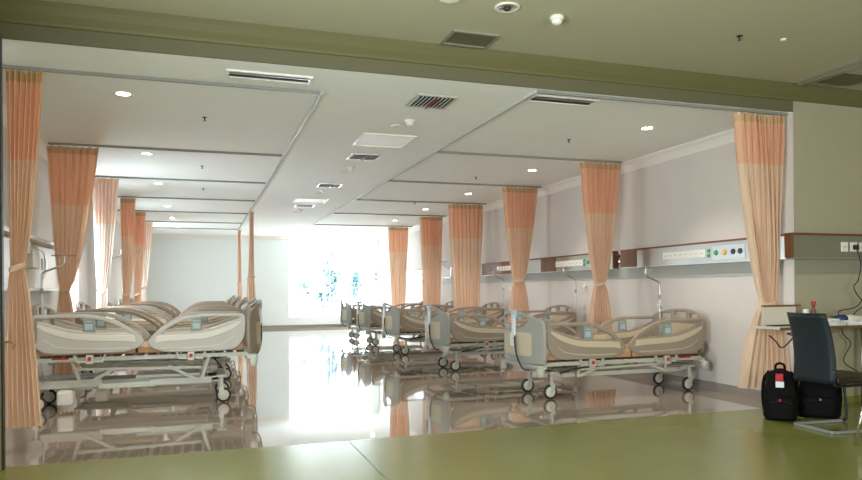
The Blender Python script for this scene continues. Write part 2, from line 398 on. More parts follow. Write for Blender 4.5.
# ------------------------------------------------------------------ curtains
def curtain(label, Y, top, tie, bot, zt=3.03, zbot=.2, folds=7, tied=True, pale=False, dep=.06, band=2.32, seed=1, grp='bay curtains', ztie=None):
    """top, tie, bot: (x0, x1) spans in plan"""
    rt = root('privacy_curtain', label, 'curtain', ((top[0] + top[1]) / 2, Y, zbot), 0, grp)
    ox, oz = rt.location.x, zbot
    rnd = random.Random(seed); nu = folds * 12
    ph = [rnd.uniform(-.5, .5) for _ in range(folds + 1)]; am = [rnd.uniform(.6, 1.2) for _ in range(folds + 1)]
    zt2 = zt - .085
    def span(z):
        if tied:
            if z >= ztie:
                s = (z - ztie) / (zt - ztie); s2 = s ** .62
                a, b = tie, top
            else:
                s = (ztie - z) / (ztie - zbot); s2 = min(1, s ** .55); a, b = tie, bot
            return a[0] + (b[0] - a[0]) * s2, a[1] + (b[1] - a[1]) * s2
        s = (zt - z) / (zt - zbot)
        s = s ** 1.2
        return top[0] + (bot[0] - top[0]) * s, top[1] + (bot[1] - top[1]) * s
    def co(u, z):
        a, b = span(z); w = b - a
        k = u * folds; i = int(min(k, folds - 1)); f = k - i
        A = (am[i] * (1 - f) + am[min(i + 1, folds)] * f) * dep
        if tied:
            A *= .55 + .45 * min(1, abs(z - ztie) / .5)
        pp = ph[i] * (1 - f) + ph[min(i + 1, folds)] * f
        th = 2 * PI * k + pp
        sx = .25 * w / folds * math.sin(2 * th)
        yy = A * math.sin(th) + .012 * math.sin(z * 3 + u * 9)
        return Vector((a + w * u + sx - ox, yy, z - oz))
    def sheet(z0, z1, nz):
        bm = bmesh.new(); g = []
        for j in range(nz + 1):
            z = z0 + (z1 - z0) * j / nz
            g.append([bm.verts.new(co(i / nu, z)) for i in range(nu + 1)])
        for j in range(nz):
            for i in range(nu): bm.faces.new((g[j][i], g[j][i + 1], g[j + 1][i + 1], g[j + 1][i]))
        return bm
    p = 'pale_' if pale is True else ''
    obj('curtain_cloth', sheet(zbot, band, 44), p + 'cloth', rt, True)
    obj('netting_panel', sheet(band, zt2, 14), 'pale_net' if pale is True else ('cloth' if pale else 'netting'), rt, True)
    obj('heading_tape', sheet(zt2, zt, 3), 'heading' if not pale else 'cloth', rt, True)
    nh = folds
    for k in range(nh):
        x = top[0] + (top[1] - top[0]) * (k + .5) / nh - ox
        obj('curtain_hook', tube(bmesh.new(), [(x, 0, zt - oz - .02), (x, 0, zt - oz + .012)], .006, 6), 'white', rt)
    if tied:
        c = (tie[0] + tie[1]) / 2 - ox; r = (tie[1] - tie[0]) / 2 + .012
        bm = bmesh.new(); seg = 20; rings = []
        for h, e in ((-.025, .0), (-.01, .006), (.01, .006), (.025, 0)):
            rings.append([bm.verts.new((c + (r + e) * math.cos(t), (dep * .7 + .012 + e) * math.sin(t), ztie - oz + h + .02 * math.cos(t))) for t in [2 * PI * k / seg for k in range(seg)]])
        for i in range(3):
            for k in range(seg): bm.faces.new((rings[i][k], rings[i][(k + 1) % seg], rings[i + 1][(k + 1) % seg], rings[i + 1][k]))
        obj('tieback', bm, p + 'cloth', rt, True)
    return rt
R_, L_ = 'right bay curtains', 'left bay curtains'
curtain('large orange curtain tied at waist height beside the black bags', 5.735, (5.20, 5.79), (5.52, 5.68), (5.24, 5.86), zbot=.21, folds=8, ztie=1.07, zt=3.03, dep=.05, band=2.52, seed=2, grp=R_)
curtain('tied orange curtain behind the nearest right bed', 8.6, (5.10, 5.72), (5.31, 5.45), (5.16, 5.60), folds=8, ztie=1.31, seed=3, grp=R_)
curtain('tied orange curtain behind the second right bed', 11.1, (5.02, 5.68), (5.22, 5.39), (5.08, 5.55), folds=8, ztie=1.40, seed=4, grp=R_)
curtain('widest untied orange curtain hanging straight on the right', 13.6, (4.92, 5.68), 0, (5.06, 5.54), folds=8, tied=False, seed=5, grp=R_)
curtain('untied orange curtain, second from the far window', 16.1, (5.08, 5.65), 0, (5.17, 5.54), folds=7, tied=False, seed=6, grp=R_)
curtain('farthest right curtain, beside the bright window', 19.0, (5.04, 5.63), 0, (5.16, 5.48), folds=7, tied=False, seed=7, grp=R_)
curtain('deep orange tied curtain at the left edge, nearest the beam', 6.32, (-1.46, -1.19), (-1.44, -1.355), (-1.50, -1.22), zbot=.17, folds=7, ztie=1.45, seed=8, dep=.05, grp=L_)
curtain('tied orange curtain beside the left bedhead shelf', 9.42, (-1.76, -1.17), (-1.62, -1.53), (-1.72, -1.40), folds=7, ztie=1.28, seed=9, grp=L_)
curtain('pale backlit pinkish curtain tied low on the left side', 11.9, (-1.60, -1.20), (-1.53, -1.42), (-1.58, -1.36), folds=7, ztie=1.25, pale=True, seed=10, grp=L_)
curtain('narrow dark orange curtain behind the pale pinkish one', 14.3, (-1.44, -1.16), (-1.40, -1.28), (-1.44, -1.26), folds=6, ztie=1.2, seed=11, grp=L_)
curtain('narrow orange curtain, fifth along the left side', 16.7, (-1.44, -1.15), (-1.40, -1.28), (-1.44, -1.26), folds=6, ztie=1.2, seed=12, grp=L_)
curtain('pale pink curtain farthest along the left side', 19.1, (-1.47, -1.15), (-1.45, -1.34), (-1.50, -1.28), folds=6, ztie=1.35, pale=True, seed=13, grp=L_)
curtain('slender orange curtain gathered on the long left rail, nearer one', 16.05, (1.05, 1.14), (1.0, 1.14), (.96, 1.20), folds=4, ztie=1.55, zt=3.03, seed=14, pale='mid', dep=.04, grp='curtains gathered on the aisle rail')
curtain('slender peach curtain at the far end of the long left rail', 20.9, (1.02, 1.12), (1.0, 1.12), (.97, 1.16), folds=4, ztie=1.5, zt=3.03, seed=15, pale='mid', dep=.04, grp='curtains gathered on the aisle rail')

# ------------------------------------------------------------------ hospital bed
def mirror_x(loop, W): return [(W - x, z) for x, z in loop][::-1]
def rail_loops(W):
    s = W / .97
    outer = [Vector((x * s, z)) for x, z in ((.0, .30), (.005, .37), (.03, .405), (.09, .412))]
    outer = spline(outer, 4)[:-1] + spline([(x * s, z, 0) for x, z in ((.09, .412), (.30, .413), (.50, .408), (.66, .372), (.80, .295), (.91, .20), (.965, .13), (.955, .085), (.90, .04), (.80, .008), (.68, 0))], 5)[:-1] \
        + spline([(x * s, z, 0) for x, z in ((.68, 0), (.40, 0), (.22, .002), (.12, .02), (.05, .08), (.01, .18), (0, .30))], 5)[:-1]
    outer = [(p[0], p[1]) for p in outer]
    hole = spline([(x * s, z, 0) for x, z in ((.055, .372), (.20, .374), (.34, .374), (.50, .366), (.63, .334), (.75, .272), (.84, .207))], 5)[:-1] \
        + spline([(x * s, z, 0) for x, z in ((.84, .207), (.70, .214), (.55, .22), (.42, .235), (.30, .265), (.18, .312), (.055, .352))], 5)[:-1]
    hole = [(p[0], p[1]) for p in hole]
    up = spline([(x * s, z, 0) for x, z in ((.05, .325), (.15, .285), (.28, .236), (.40, .208), (.55, .196), (.72, .190), (.88, .180))], 5)
    lo = spline([(x * s, z, 0) for x, z in ((.90, .105), (.80, .118), (.60, .128), (.42, .140), (.28, .172), (.14, .232), (.05, .30))], 5)
    stripe = [(p[0], p[1]) for p in up + lo]
    lo2 = spline([(x * s, z, 0) for x, z in ((.12, .16), (.22, .09), (.38, .06), (.60, .05), (.84, .052))], 5)
    groove = [(p[0], p[1]) for p in lo2] + [(p[0], p[1] - .009) for p in reversed(lo2)]
    key = [(.44 * s, .222), (.55 * s, .215), (.54 * s, .38), (.45 * s, .38)]
    return outer, hole, stripe, groove, key
def side_rail(parent, x0, W, y, z, flip, mt='taupe'):
    outer, hole, stripe, groove, key = rail_loops(W)
    if flip: outer, hole, stripe, groove, key = [mirror_x(l, W) for l in (outer, hole, stripe, groove, key)]
    e = obj('side_rail', plate([outer, hole], .036, .011), mt, parent, False, (x0, y, z))
    for p in e.data.polygons: p.use_smooth = False
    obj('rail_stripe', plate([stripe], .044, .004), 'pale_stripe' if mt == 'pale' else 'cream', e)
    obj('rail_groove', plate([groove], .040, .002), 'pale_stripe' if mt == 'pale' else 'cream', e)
    k = obj('control_panel', plate([key], .030, .003), 'teal', e)
    bm = bmesh.new()
    xs = [p[0] for p in key]; cx = sum(xs) / 4
    for sy in (-1, 1):
        box(bm, cx - .035, cx + .035, sy * .016 - .001, sy * .016 + .001, .25, .31)
        for j in range(3): box(bm, cx - .03 + j * .022, cx - .015 + j * .022, sy * .016 - .0018, sy * .016 + .0018, .328, .342)
    obj('keypad_label', bm, 'blue', e)
    return e
def caster(parent, x, y, lean, fr='frame'):
    bm = bmesh.new()
    lathe(bm, [(.018, .16), (.022, .20), (.022, .27), (.028, .275), (.028, .29)], (0, 0, 0), 'Z', 12)
    for s in (-1, 1):
        pl = plate([[(-.022, .16), (.026, .16), (.030, .13), (lean + .018, .075), (lean - .018, .072), (-.028, .12)]], .007, .002)
        for v in pl.verts: v.co.y += s * .026
        me = bpy.data.meshes.new('t'); pl.to_mesh(me); bm.from_mesh(me); bpy.data.meshes.remove(me); pl.free()
    box(bm, -.026, .028, -.029, .029, .15, .175, .004)
    c = obj('caster', bm, fr, parent, False, (x, y, 0))
    w = bmesh.new(); R = .083
    lathe(w, [(R - .022, -.016), (R - .006, -.016), (R, -.009), (R, .009), (R - .006, .016), (R - .022, .016)], (lean, 0, R), 'Y', 28)
    obj('tire', w, 'rubber', c, True)
    w = bmesh.new(); lathe(w, [(.012, -.020), (.02, -.019), (.058, -.0175), (.062, -.012), (.062, .012), (.058, .0175), (.02, .019), (.012, .020)], (lean, 0, R), 'Y', 24)
    obj('wheel_disc', w, 'wheel', c, True)
    return c
def bend(bm, cuts, fn):
    for c in cuts:
        bmesh.ops.bisect_plane(bm, geom=bm.verts[:] + bm.edges[:] + bm.faces[:], plane_co=(0, c, 0), plane_no=(0, 1, 0))
    for v in bm.verts: v.co.x += fn(v.co.y)
def arc(y, hw, a, b): return a - (a - b) * abs(y / hw) ** 2.2
def make_bed(lift, label, group, rails='taupe', ends='foot', handset=True):
    rt = root('hospital_bed', label, 'hospital bed', (0, 0, 0), 0, group)
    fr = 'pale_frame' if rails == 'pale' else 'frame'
    zl = lift; fx, hx = (.30, 2.17) if lift < .05 else (.40, 2.26)
    # footboard: bowed panel, handle opening, inlay
    hw = .50
    out = [(-hw, .43)] + [(-hw + .0, .5), (-hw, .80)] + [(y, arc(y, hw, 1.0, .875)) for y in [(-hw + .02) + i * (2 * hw - .04) / 24 for i in range(25)]] + [(hw, .80), (hw, .5), (hw, .43), (hw - .02, .415), (-hw + .02, .415)]
    out = [(a, b + zl) for a, b in out][::-1]
    hole = [(y, arc(y, hw, .965, .845)) for y in [-.33 + i * .66 / 16 for i in range(17)]] + [(y,   .80 + .06 * (y / .33) ** 2) for y in [.33 - i * .66 / 12 for i in range(1, 12)]]
    hole = [(a, b + zl) for a, b in hole]
    cuts = [i * .05 for i in range(-9, 10)]
    bow = lambda y: .15 * abs(y / hw) ** 2.6
    bm = plate([out, hole], .035, .010, 'YZ'); bend(bm, cuts, bow)
    fb = obj('footboard', bm, ends, rt, False, (-.035, 0, 0))
    inl = [(y, z + zl) for y, z in rr(-.36, .36, .50, .76, .03)]
    bm = plate([inl], .041, .003, 'YZ'); bend(bm, cuts, bow); obj('footboard_inlay', bm, 'cream', fb)
    bm = bmesh.new(); box(bm, -.012, .012, -.03, .03, .80 + zl, .98 + zl, .004); obj('handle_post', bm, ends, fb)
    # headboard
    out = [(-.47, .50), (-.48, .80)] + [(y, arc(y, .48, .985, .90)) for y in [-.46 + i * .92 / 24 for i in range(25)]] + [(.48, .80), (.47, .50), (.44, .47), (-.44, .47)]
    out = [(a, b + zl) for a, b in out][::-1]
    loops = [out]
    for c, w in ((-.27, .085), (0, .11), (.27, .085)):
        z0 = arc(c, .48, .985, .90)
        loops.append([(c + y, z + z0 - .07 + zl) for y, z in rr(-w, w, -.035, .032, .02, 3)])
    bm = plate(loops, .04, .011, 'YZ'); bend(bm, cuts, lambda y: -.07 * abs(y / .48) ** 2.4)
    hb = obj('headboard', bm, 'taupe', rt, False, (2.285, 0, 0))
    inl = [(y, z + zl) for y, z in rr(-.34, .34, .56, .80, .03)]
    bm = plate([inl], .046, .003, 'YZ'); bend(bm, cuts, lambda y: -.07 * abs(y / .48) ** 2.4); obj('headboard_inlay', bm, 'cream', hb)
    # side rails
    for sy in (-1, 1):
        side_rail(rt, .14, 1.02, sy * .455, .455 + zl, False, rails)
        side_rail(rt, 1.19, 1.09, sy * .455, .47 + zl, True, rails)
    # deck
    bm = bmesh.new()
    for sy in (-1, 1): box(bm, .10, 2.24, sy * .40 - .02, sy * .40 + .02, .385 + zl, .43 + zl, .004)
    box(bm, .03, .13, -.50, .50, .36 + zl, .405 + zl, .008); box(bm, 2.2, 2.26, -.46, .46, .36 + zl, .405 + zl, .008)
    for x in (.6, 1.15, 1.7): box(bm, x - .02, x + .02, -.38, .38, .385 + zl, .42 + zl)
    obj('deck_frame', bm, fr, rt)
    bm = bmesh.new()
    for x in [.16 + i * .115 for i in range(18)]: box(bm, x, x + .075, -.43, .43, .432 + zl, .447 + zl)
    obj('deck_slats', bm, 'frame_dark', rt)
    bm = bmesh.new()
    for a, b in ((.16, .76), (.78, 1.26), (1.28, 2.2)): box(bm, a, b, -.42, .42, .45 + zl, .53 + zl, .015)
    obj('mattress', bm, 'tan', rt)
    # bumpers (corner rollers)
    for x in (.06, 2.24):
        for sy in (-1, 1):
            bm = bmesh.new(); lathe(bm, [(.03, -.05), (.042, -.04), (.045, 0), (.042, .04), (.03, .05)], (0, 0, 0), 'Z', 16)
            obj('corner_bumper', bm, fr, rt, True, (x, sy * .50 + (-sy * .02), .325 + zl))
    # brake / release boxes with red button under each rail
    for sy in (-1, 1):
        for x in (.72, 1.72):
            bm = bmesh.new(); box(bm, x - .035, x + .035, sy * .455 - .02, sy * .455 + .02, .36 + zl, .455 + zl, .006)
            for dx in (-.15, .15):
                bar(bm, (x + dx, sy * .44, .455 + zl), (x + dx * .75, sy * .43, .375 + zl), .03, .022)
            bar(bm, (x - .12, sy * .43, .385 + zl), (x + .12, sy * .43, .385 + zl), .022, .02)
            rb = obj('rail_latch', bm, fr, rt)
            obj('release_button', B(x - .018, x + .018, sy * .477 - .004, sy * .477 + .004, .395 + zl, .435 + zl, .003), 'red', rb)
        obj('warning_strip', B(1.92, 2.08, sy * .422 - .003, sy * .422 + .003, .412 + zl, .43 + zl), 'red', rt)
    # base frame
    bm = bmesh.new()
    for sy in (-1, 1): box(bm, .42, 2.05, sy * .24 - .025, sy * .24 + .025, .235, .285, .006)
    for x in (fx, hx):
        box(bm, x - .05, x + .05, -.33, .33, .285, .315, .006)
        for sy in (-1, 1): bar(bm, (x, sy * .24, .29), (x + (.14 if x < 1 else -.14), sy * .24, .262), .05, .045)
    if lift > .05:
        box(bm, .55, 1.95, -.20, .20, .20, .30, .012)
        for sy in (-1, 1): box(bm, .50, 1.15, sy * .28 - .03, sy * .28 + .03, .225, .30, .01); box(bm, 1.10, 1.66, sy * .29 - .03, sy * .29 + .03, .215, .275, .01); box(bm, 1.62, 2.22, sy * .28 - .03, sy * .28 + .03, .235, .325, .01)
    obj('base_frame', bm, fr, rt)
    if lift > .05:
        obj('motor_cover', B(.62, 1.30, -.205, .205, .302, .335, .008), 'white', rt)
        bm = bmesh.new(); box(bm, 1.90, 2.06, .14, .33, .05, .22, .03)
        obj('pedal_cover', bm, 'white', rt)
    # lifting arms
    for x, d in ((.62, 1), (1.82, -1)):
        for sy in (-1, 1):
            bm = bmesh.new(); yy = sy * .30
            bar(bm, (x, yy, .25), (x + d * .03 * (1 if lift < .05 else -3), yy, .39 + zl), .028, .034)
            bar(bm, (x + d * .01, yy + sy * .03, .255), (x + d * .34, yy + sy * .03, .37 + zl * .5), .022, .032)
            lathe(bm, [(.02, -.03), (.02, .03)], (x, yy, .26), 'Y', 12)
            obj('lift_arm', bm, fr, rt)
    for sy in (-1, 1):
        bm = bmesh.new(); bar(bm, (.62, sy * .35, .33 + zl * .6), (1.86, sy * .35, .355 + zl * .6), .02, .026)
        obj('push_rod', bm, fr, rt)
    for x in (fx, hx):
        for sy in (-1, 1): caster(rt, x, sy * .285, -.022, fr)
    bm = tube(bmesh.new(), spline([(.36, -.36, .30), (.5, -.38, .33 + zl), (.66, -.36, .35 + zl), (.74, -.38, .36 + zl)]), .010, 8)
    obj('power_cable', bm, 'rubber', rt, True)
    # drip pole
    z = .40 + zl
    pts = spline([(2.19, .30, z - .25), (2.19, .30, z + .5), (2.19, .30, z + .86), (2.17, .30, z + .92), (2.10, .30, z + .955), (2.01, .30, z + .99), (1.98, .30, z + 1.03), (1.98, .30, z + 1.10)], 5)
    pl = obj('drip_pole', tube(bmesh.new(), pts, .011, 8), 'steel', rt, True)
    obj('pole_clamp', lathe(bmesh.new(), [(.012, z + .70), (.017, z + .71), (.017, z + .75), (.012, z + .76)], (2.19, .30, 0), 'Z', 10), 'rail', pl)
    obj('bag_hooks', tube(tube(bmesh.new(), [(1.86, .30, z + 1.10), (2.10, .30, z + 1.10)], .008, 6), [(1.98, .18, z + 1.10), (1.98, .42, z + 1.10)], .008, 6), 'steel', pl)
    if handset:
        hs = obj('handset', B(-.035, -.012, -.01, .07, .72 + zl, .97 + zl, .008), 'paper', rt, False, (-.045, -.10, 0))
        bm = bmesh.new()
        pl = plate([rr(-.055, .055, .90 + zl, 1.01 + zl, .03)], .05, .018, 'YZ')
        for v in pl.verts: v.co.x -= .01; v.co.y += .04
        obj('handset_head', pl, 'blue', hs, True)
        obj('handset_tag', B(-.040, -.036, .0, .09, .60 + zl, .74 + zl), 'paper', hs)
        pts = spline([(-.03, .0, .70 + zl), (-.035, -.03, .60 + zl), (-.03, -.07, .48 + zl), (.0, -.15, .36 + zl), (.07, -.18, .34 + zl)], 6)
        obj('coiled_cable', tube(bmesh.new(), pts, .009, 8), 'rubber', hs, True)
    return rt
def pole(bed, off):
    p = [c for c in children(bed) if c.name.startswith('drip_pole')][0]
    if off is None:
        for c in children(p): bpy.data.objects.remove(c)
        bpy.data.objects.remove(p)
    else: p.location = off
lowbed = make_bed(0, 'nearest bed of the right row, grey footboard facing the aisle', 'beds along the right wall')
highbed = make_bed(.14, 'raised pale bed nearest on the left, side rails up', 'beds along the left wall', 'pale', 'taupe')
highbed2 = make_bed(.14, 'raised bed of the left row', 'beds along the left wall', 'taupe', 'taupe')
ordR = ['nearest bed of the right row, complete side view with grey footboard facing the aisle', 'second bed of the right row, partly behind the nearest bed',
        'third bed of the right row, only its footboard half and rails showing', 'fourth bed of the right row, showing mostly its pale footboard', 'farthest bed of the right row, in front of the bright window']
ordL = ['raised pale bed nearest on the left, beside the orange curtain at the edge', 'second bed of the left row, its rails showing above the nearest bed',
        'third bed of the left row, its rail tops visible behind the second', 'fourth bed of the left row, almost hidden behind the nearer beds', 'farthest bed of the left row, hidden but for its top edge']
bedsR = [lowbed] + [copy_tree(lowbed) for k in range(4)]
bedsL = [highbed, highbed2] + [copy_tree(highbed2) for k in range(3)]
for i, (y, x) in enumerate(((7.30, 3.46), (10.22, 3.40), (13.05, 3.42), (15.50, 3.44), (17.6, 3.46))):
    b = bedsR[i]
    b.location = (x, y, 0); b['label'] = ordR[i]; pole(b, ((0, 0, 0), (.10, -.72, .08), (.10, -.72, .12), (.1, -.1, .42), None)[i])
for i, (y, x) in enumerate(((8.46, .61), (10.55, .70), (12.85, .72), (15.3, .72), (17.7, .72))):
    b = bedsL[i]
    b.location = (x, y, 0); b.rotation_euler.z = PI; b['label'] = ordL[i]; pole(b, ((0, 0, 0), None, (0, 0, .32), (0, 0, .42), None)[i])

# ------------------------------------------------------------------ bedhead consoles
def socket(parent, p, axis, w=.085, m='white', nm='socket', h=.10):
    x, y, z = p
    bm = bmesh.new()
    if axis == 'X': box(bm, x - .008, x, y - w / 2, y + w / 2, z - h / 2, z + h / 2, .002)
    else: box(bm, x - w / 2, x + w / 2, y - .008, y, z - h / 2, z + h / 2, .002)
    s = obj(nm, bm, m, parent)
    if m == 'white':
        bm = bmesh.new()
        for d in (-.012, .012):
            c = (x - .0085, y + d, z) if axis == 'X' else (x + d, y - .0085, z)
            lathe(bm, [(.006, -.001), (.006, .001)], c, axis, 8)
        obj('socket_holes', bm, 'blackgloss', s)
    return s
CX = XW - .09   # console face
Z0, Z1 = 1.55, 1.78
def console(label, ya, yb, woods, near_end, far_end, sock=None, outlets=None):
    rt = root('bedhead_console', label, 'wall console', (XW, ya, Z0), 0, 'bedhead consoles on the right wall')
    inv = Matrix.Translation((-XW, -ya, -Z0))
    def P(nm, bm, m, par=rt):
        bm.transform(inv) if par is rt else None
        return obj(nm, bm, m, par)
    P('console_body', B(CX, XW - .001, ya, yb, Z0, Z1), 'steel')
    P('wood_top_cap', B(CX - .015, XW - .001, ya - .004, yb + .004, Z1, Z1 + .022), 'wood_edge')
    P('lower_lip', B(CX - .004, XW - .001, ya, yb, Z0 - .012, Z0), 'alu')
    for a, b in woods: P('wood_panel', B(CX - .006, CX, a, b, Z0, Z1), 'wood')
    if near_end: P('wood_end_cap', B(CX - .006, XW - .001, ya - .012, ya, Z0 - .008, Z1), 'wood')
    if far_end: P('wood_end_cap', B(CX - .006, XW - .001, yb, yb + .012, Z0 - .008, Z1), 'wood')
    if sock:
        for k in range(sock[2]):
            y = sock[0] + (sock[1] - sock[0]) * k / (sock[2] - 1)
            s = socket(rt, (CX - XW, y - ya, 1.665 - Z0), 'X', .115, 'white', 'socket', .095)
    if outlets:
        y = outlets
        pnl = P('gas_outlet_panel', B(CX - .006, CX, y - .26, y + .26, 1.575, 1.74, .002), 'alu')
        for k, (dy, m) in enumerate(((.20, 'green_btn'), (.06, 'yellow_btn'), (-.08, 'blackgloss'), (-.19, 'frame_dark'))):
            bm = lathe(bmesh.new(), [(.03, -.012), (.034, 0), (.034, .004)], (CX - .006 - XW, y + dy - ya, 1.66 - Z0), 'X', 14)
            obj('gas_outlet', bm, m, rt)
        for dz in (-.028, .028):
            bm = lathe(bmesh.new(), [(.022, -.01), (.022, .004)], (CX - XW, y + .33 - ya, 1.66 + dz - Z0), 'X', 12)
            obj('call_button', bm, 'green_btn', rt)
    return rt
console('steel bedhead console with socket row beside the nearest right curtain', 5.70, 8.70, [(8.32, 8.70)], False, True, (6.98, 7.68, 8), 6.54)
console('steel and wood bedhead console above the second right bed', 8.92, 12.1, [(10.65, 11.21)], True, False, (9.82, 10.6, 7), 9.4)
console('wooden ended console above the third right bed', 12.12, 13.95, [(12.13, 13.95)], False, True, (12.55, 13.1, 5))
console('short wood and white console above the fourth right bed', 15.2, 16.5, [(16.0, 16.5)], True, True, (15.3, 15.8, 4))
console('small wood and white console nearest the far window', 17.9, 19.6, [(19.1, 19.6)], True, True, (18.2, 18.8, 4))
# console on the front wall facing the camera
rt = root('bedhead_console', 'steel console with plugged black chargers on the wall above the chair', 'wall console', (XW - .04, YC, Z0), 0)
ox, oy = XW - .04, YC
obj('console_body', B(-.10, 3.3, -.09, -.001, 0, .23), 'steel', rt)
obj('wood_top_cap', B(-.135, 3.3, -.105, -.001, .23, .252), 'wood_edge', rt)
obj('lower_lip', B(-.104, 3.3, -.094, -.001, -.012, 0), 'alu', rt)
obj('wood_end_cap', B(-.13, -.10, -.09, -.001, 0, .23), 'wood', rt)
SX = [6.44, 6.565, 6.69, 6.815, 6.94]
for x in SX: socket(rt, (x - ox, -.09, .115), 'Y', .09, 'white', 'socket', .10)
# round chrome flow valve in the gap between the consoles
rt = root('flow_valve', 'round chrome valve on the wall between two console ends', 'valve', (XW, 8.82, 1.67))
obj('valve_body', lathe(bmesh.new(), [(.03, -.06), (.045, -.05), (.045, -.02), (.02, -.015), (.02, 0)], (0, 0, -.03), 'X', 16), 'chrome', rt, True)
obj('valve_knob', lathe(bmesh.new(), [(.022, -.07), (.026, -.05), (.012, -.03), (.012, 0)], (0, 0, .05), 'X', 14), 'blackgloss', rt, True)
# light switch on far wall
rt = root('switch_plate', 'small grey switch plate beside the far window', 'switch', (5.78, YF, 1.72))
obj('plate', B(-.05, .05, -.012, 0, -.13, .13, .003), 'guard', rt); obj('rocker', B(-.025, .025, -.018, -.012, -.06, .04), 'white', rt)
for y, z in ((9.8, 1.28), (12.6, 1.25), (7.9, 1.0)):
    rt = root('wall_hook', 'small white knob on the wall below the console' + {9.8: ', left of the nearest tied curtain', 12.6: ', above the third bed', 7.9: ', near the corner bed'}[y], 'wall knob', (XW, y, z), 0, 'white wall knobs')
    obj('knob', lathe(bmesh.new(), [(.012, 0), (.012, -.03), (.035, -.04), (.035, -.055), (.02, -.06)], (0, 0, 0), 'X', 14), 'white', rt, True)

# left bedhead shelf and console
rt = root('bedhead_shelf', 'white bedhead shelf unit with sockets on the left wall', 'wall shelf', (XL, 8.2, 1.3))
obj('upper_shelf', B(.001, .14, -.9, 2.0, .53, .575, .004), 'white', rt)
obj('back_panel', B(.001, .05, -.9, 2.0, .0, .50), 'board', rt)
obj('lower_ledge', B(.001, .10, -.9, 2.0, -.03, 0, .003), 'board', rt)
obj('equipment_box', B(.05, .14, .25, .60, .22, .42, .01), 'board', rt)
obj('wood_block', B(.05, .13, .0, .22, .36, .50, .005), 'wood', rt)
for k, y in enumerate((.75, .95, 1.15, 1.35)): obj('socket', B(.05, .06, y, y + .09, .22, .36, .002), 'white' if k % 2 else 'paper', rt)
obj('oxygen_tube', tube(bmesh.new(), spline([(.10, .7, .45), (.14, .8, .40), (.14, .85, .2), (.11, .82, .0), (.12, .8, -.5)]), .007, 6), 'alu', rt, True)

# ------------------------------------------------------------------ ceiling fixtures
def grille(label, x0, x1, y0, y1, z, n, kind, grp, name='air_grille'):
    rt = root(name, label, 'air vent', ((x0 + x1) / 2, (y0 + y1) / 2, z), 0, grp)
    a, b = (x1 - x0) / 2, (y1 - y0) / 2; f = .025
    bm = bmesh.new()
    box(bm, -a, a, -b, -b + f, -.015, -.001); box(bm, -a, a, b - f, b, -.015, -.001)
    box(bm, -a, -a + f, -b + f, b - f, -.015, -.001); box(bm, a - f, a, -b + f, b - f, -.015, -.001)
    obj('grille_frame', bm, 'alu' if kind != 'slot' else 'white', rt)
    obj('grille_back', B(-a + f, a - f, -b + f, b - f, -.004, -.001), 'grille_dark' if kind != 'mesh' else 'grille_olive', rt)
    if kind == 'slot':
        for k in range(2):
            y = -b + f + (2 * b - 2 * f) * (k + 1) / 3
            obj('slat', B(-a + f, a - f, y - .006, y + .006, -.014, -.004), 'grille_dark' if k else 'alu', rt)
    elif kind == 'louvre':
        m = n
        for k in range(m):
            x = -a + f + (2 * a - 2 * f) * (k + .5) / m
            bm = bmesh.new(); bar(bm, (x - .012, -b + f, -.016), (x - .012, b - f, -.016), .003, .028)
            bmesh.ops.rotate(bm, verts=bm.verts, cent=(x - .012, 0, -.010), matrix=Matrix.Rotation(.6, 3, 'Y'))
            obj('slat', bm, 'white', rt)
        obj('indicator_ribbon', B(-.008, .008, -b + f, b - f, -.035, -.032), 'red', rt)
    return rt
grille('long white slot diffuser in the ward ceiling, left side', .21, .92, 5.90, 6.10, ZC, 2, 'slot', 'slot diffusers')
grille('long slot diffuser in the ward ceiling above the right bays', 2.97, 3.67, 5.83, 6.05, ZC, 2, 'slot', 'slot diffusers')
for i, (y, s) in enumerate(((6.13, .42), (9.03, .40), (11.7, .40), (14.7, .4))):
    grille('louvred ceiling air grille in the aisle, %s' % ('nearest the beam with red ribbon', 'just beyond the nearer light panel', 'third from the beam, before the far light panel', 'farthest from the beam')[i],
           1.92, 1.92 + .40, y, y + s, ZC, 9, 'louvre', 'aisle air grilles')
for i, y in enumerate((7.83, 13.7)):
    rt = root('ceiling_light_panel', 'flat white rectangular light panel in the aisle ceiling, ' + ('nearer one', 'farther one')[i], 'ceiling light', (2.12, y + .33, ZC), 0, 'aisle light panels')
    bm = bmesh.new(); a, b = .32, .34
    box(bm, -a, a, -b, -b + .025, -.02, -.001); box(bm, -a, a, b - .025, b, -.02, -.001); box(bm, -a, -a + .025, -b + .025, b - .025, -.02, -.001); box(bm, a - .025, a, -b + .025, b - .025, -.02, -.001)
    obj('panel_frame', bm, 'white', rt); obj('diffuser', B(-a + .025, a - .025, -b + .025, b - .025, -.008, -.001), 'panel', rt)
def dome(label, x, y, z, r=.06, name='smoke_detector', cat='smoke detector', grp=None):
    rt = root(name, label, cat, (x, y, z), 0, grp)
    obj('detector_base', lathe(bmesh.new(), [(r, -.001), (r, -.02), (r * .9, -.028)], (0, 0, 0), 'Z', 20), 'white', rt, True)
    obj('detector_head', lathe(bmesh.new(), [(r * .75, -.028), (r * .75, -.045), (r * .5, -.06), (r * .2, -.064)], (0, 0, 0), 'Z', 20), 'white', rt, True)
    return rt
def disc(label, x, y, z, r=.07, grp='aisle ceiling speakers'):
    rt = root('ceiling_speaker', label, 'ceiling speaker', (x, y, z), 0, grp)
    obj('speaker_ring', lathe(bmesh.new(), [(r, -.001), (r, -.01), (r * .85, -.016), (r * .8, -.010)], (0, 0, 0), 'Z', 22), 'white', rt, True)
    obj('speaker_cover', lathe(bmesh.new(), [(r * .78, -.004), (r * .78, -.012)], (0, 0, 0), 'Z', 20), 'cornice', rt)
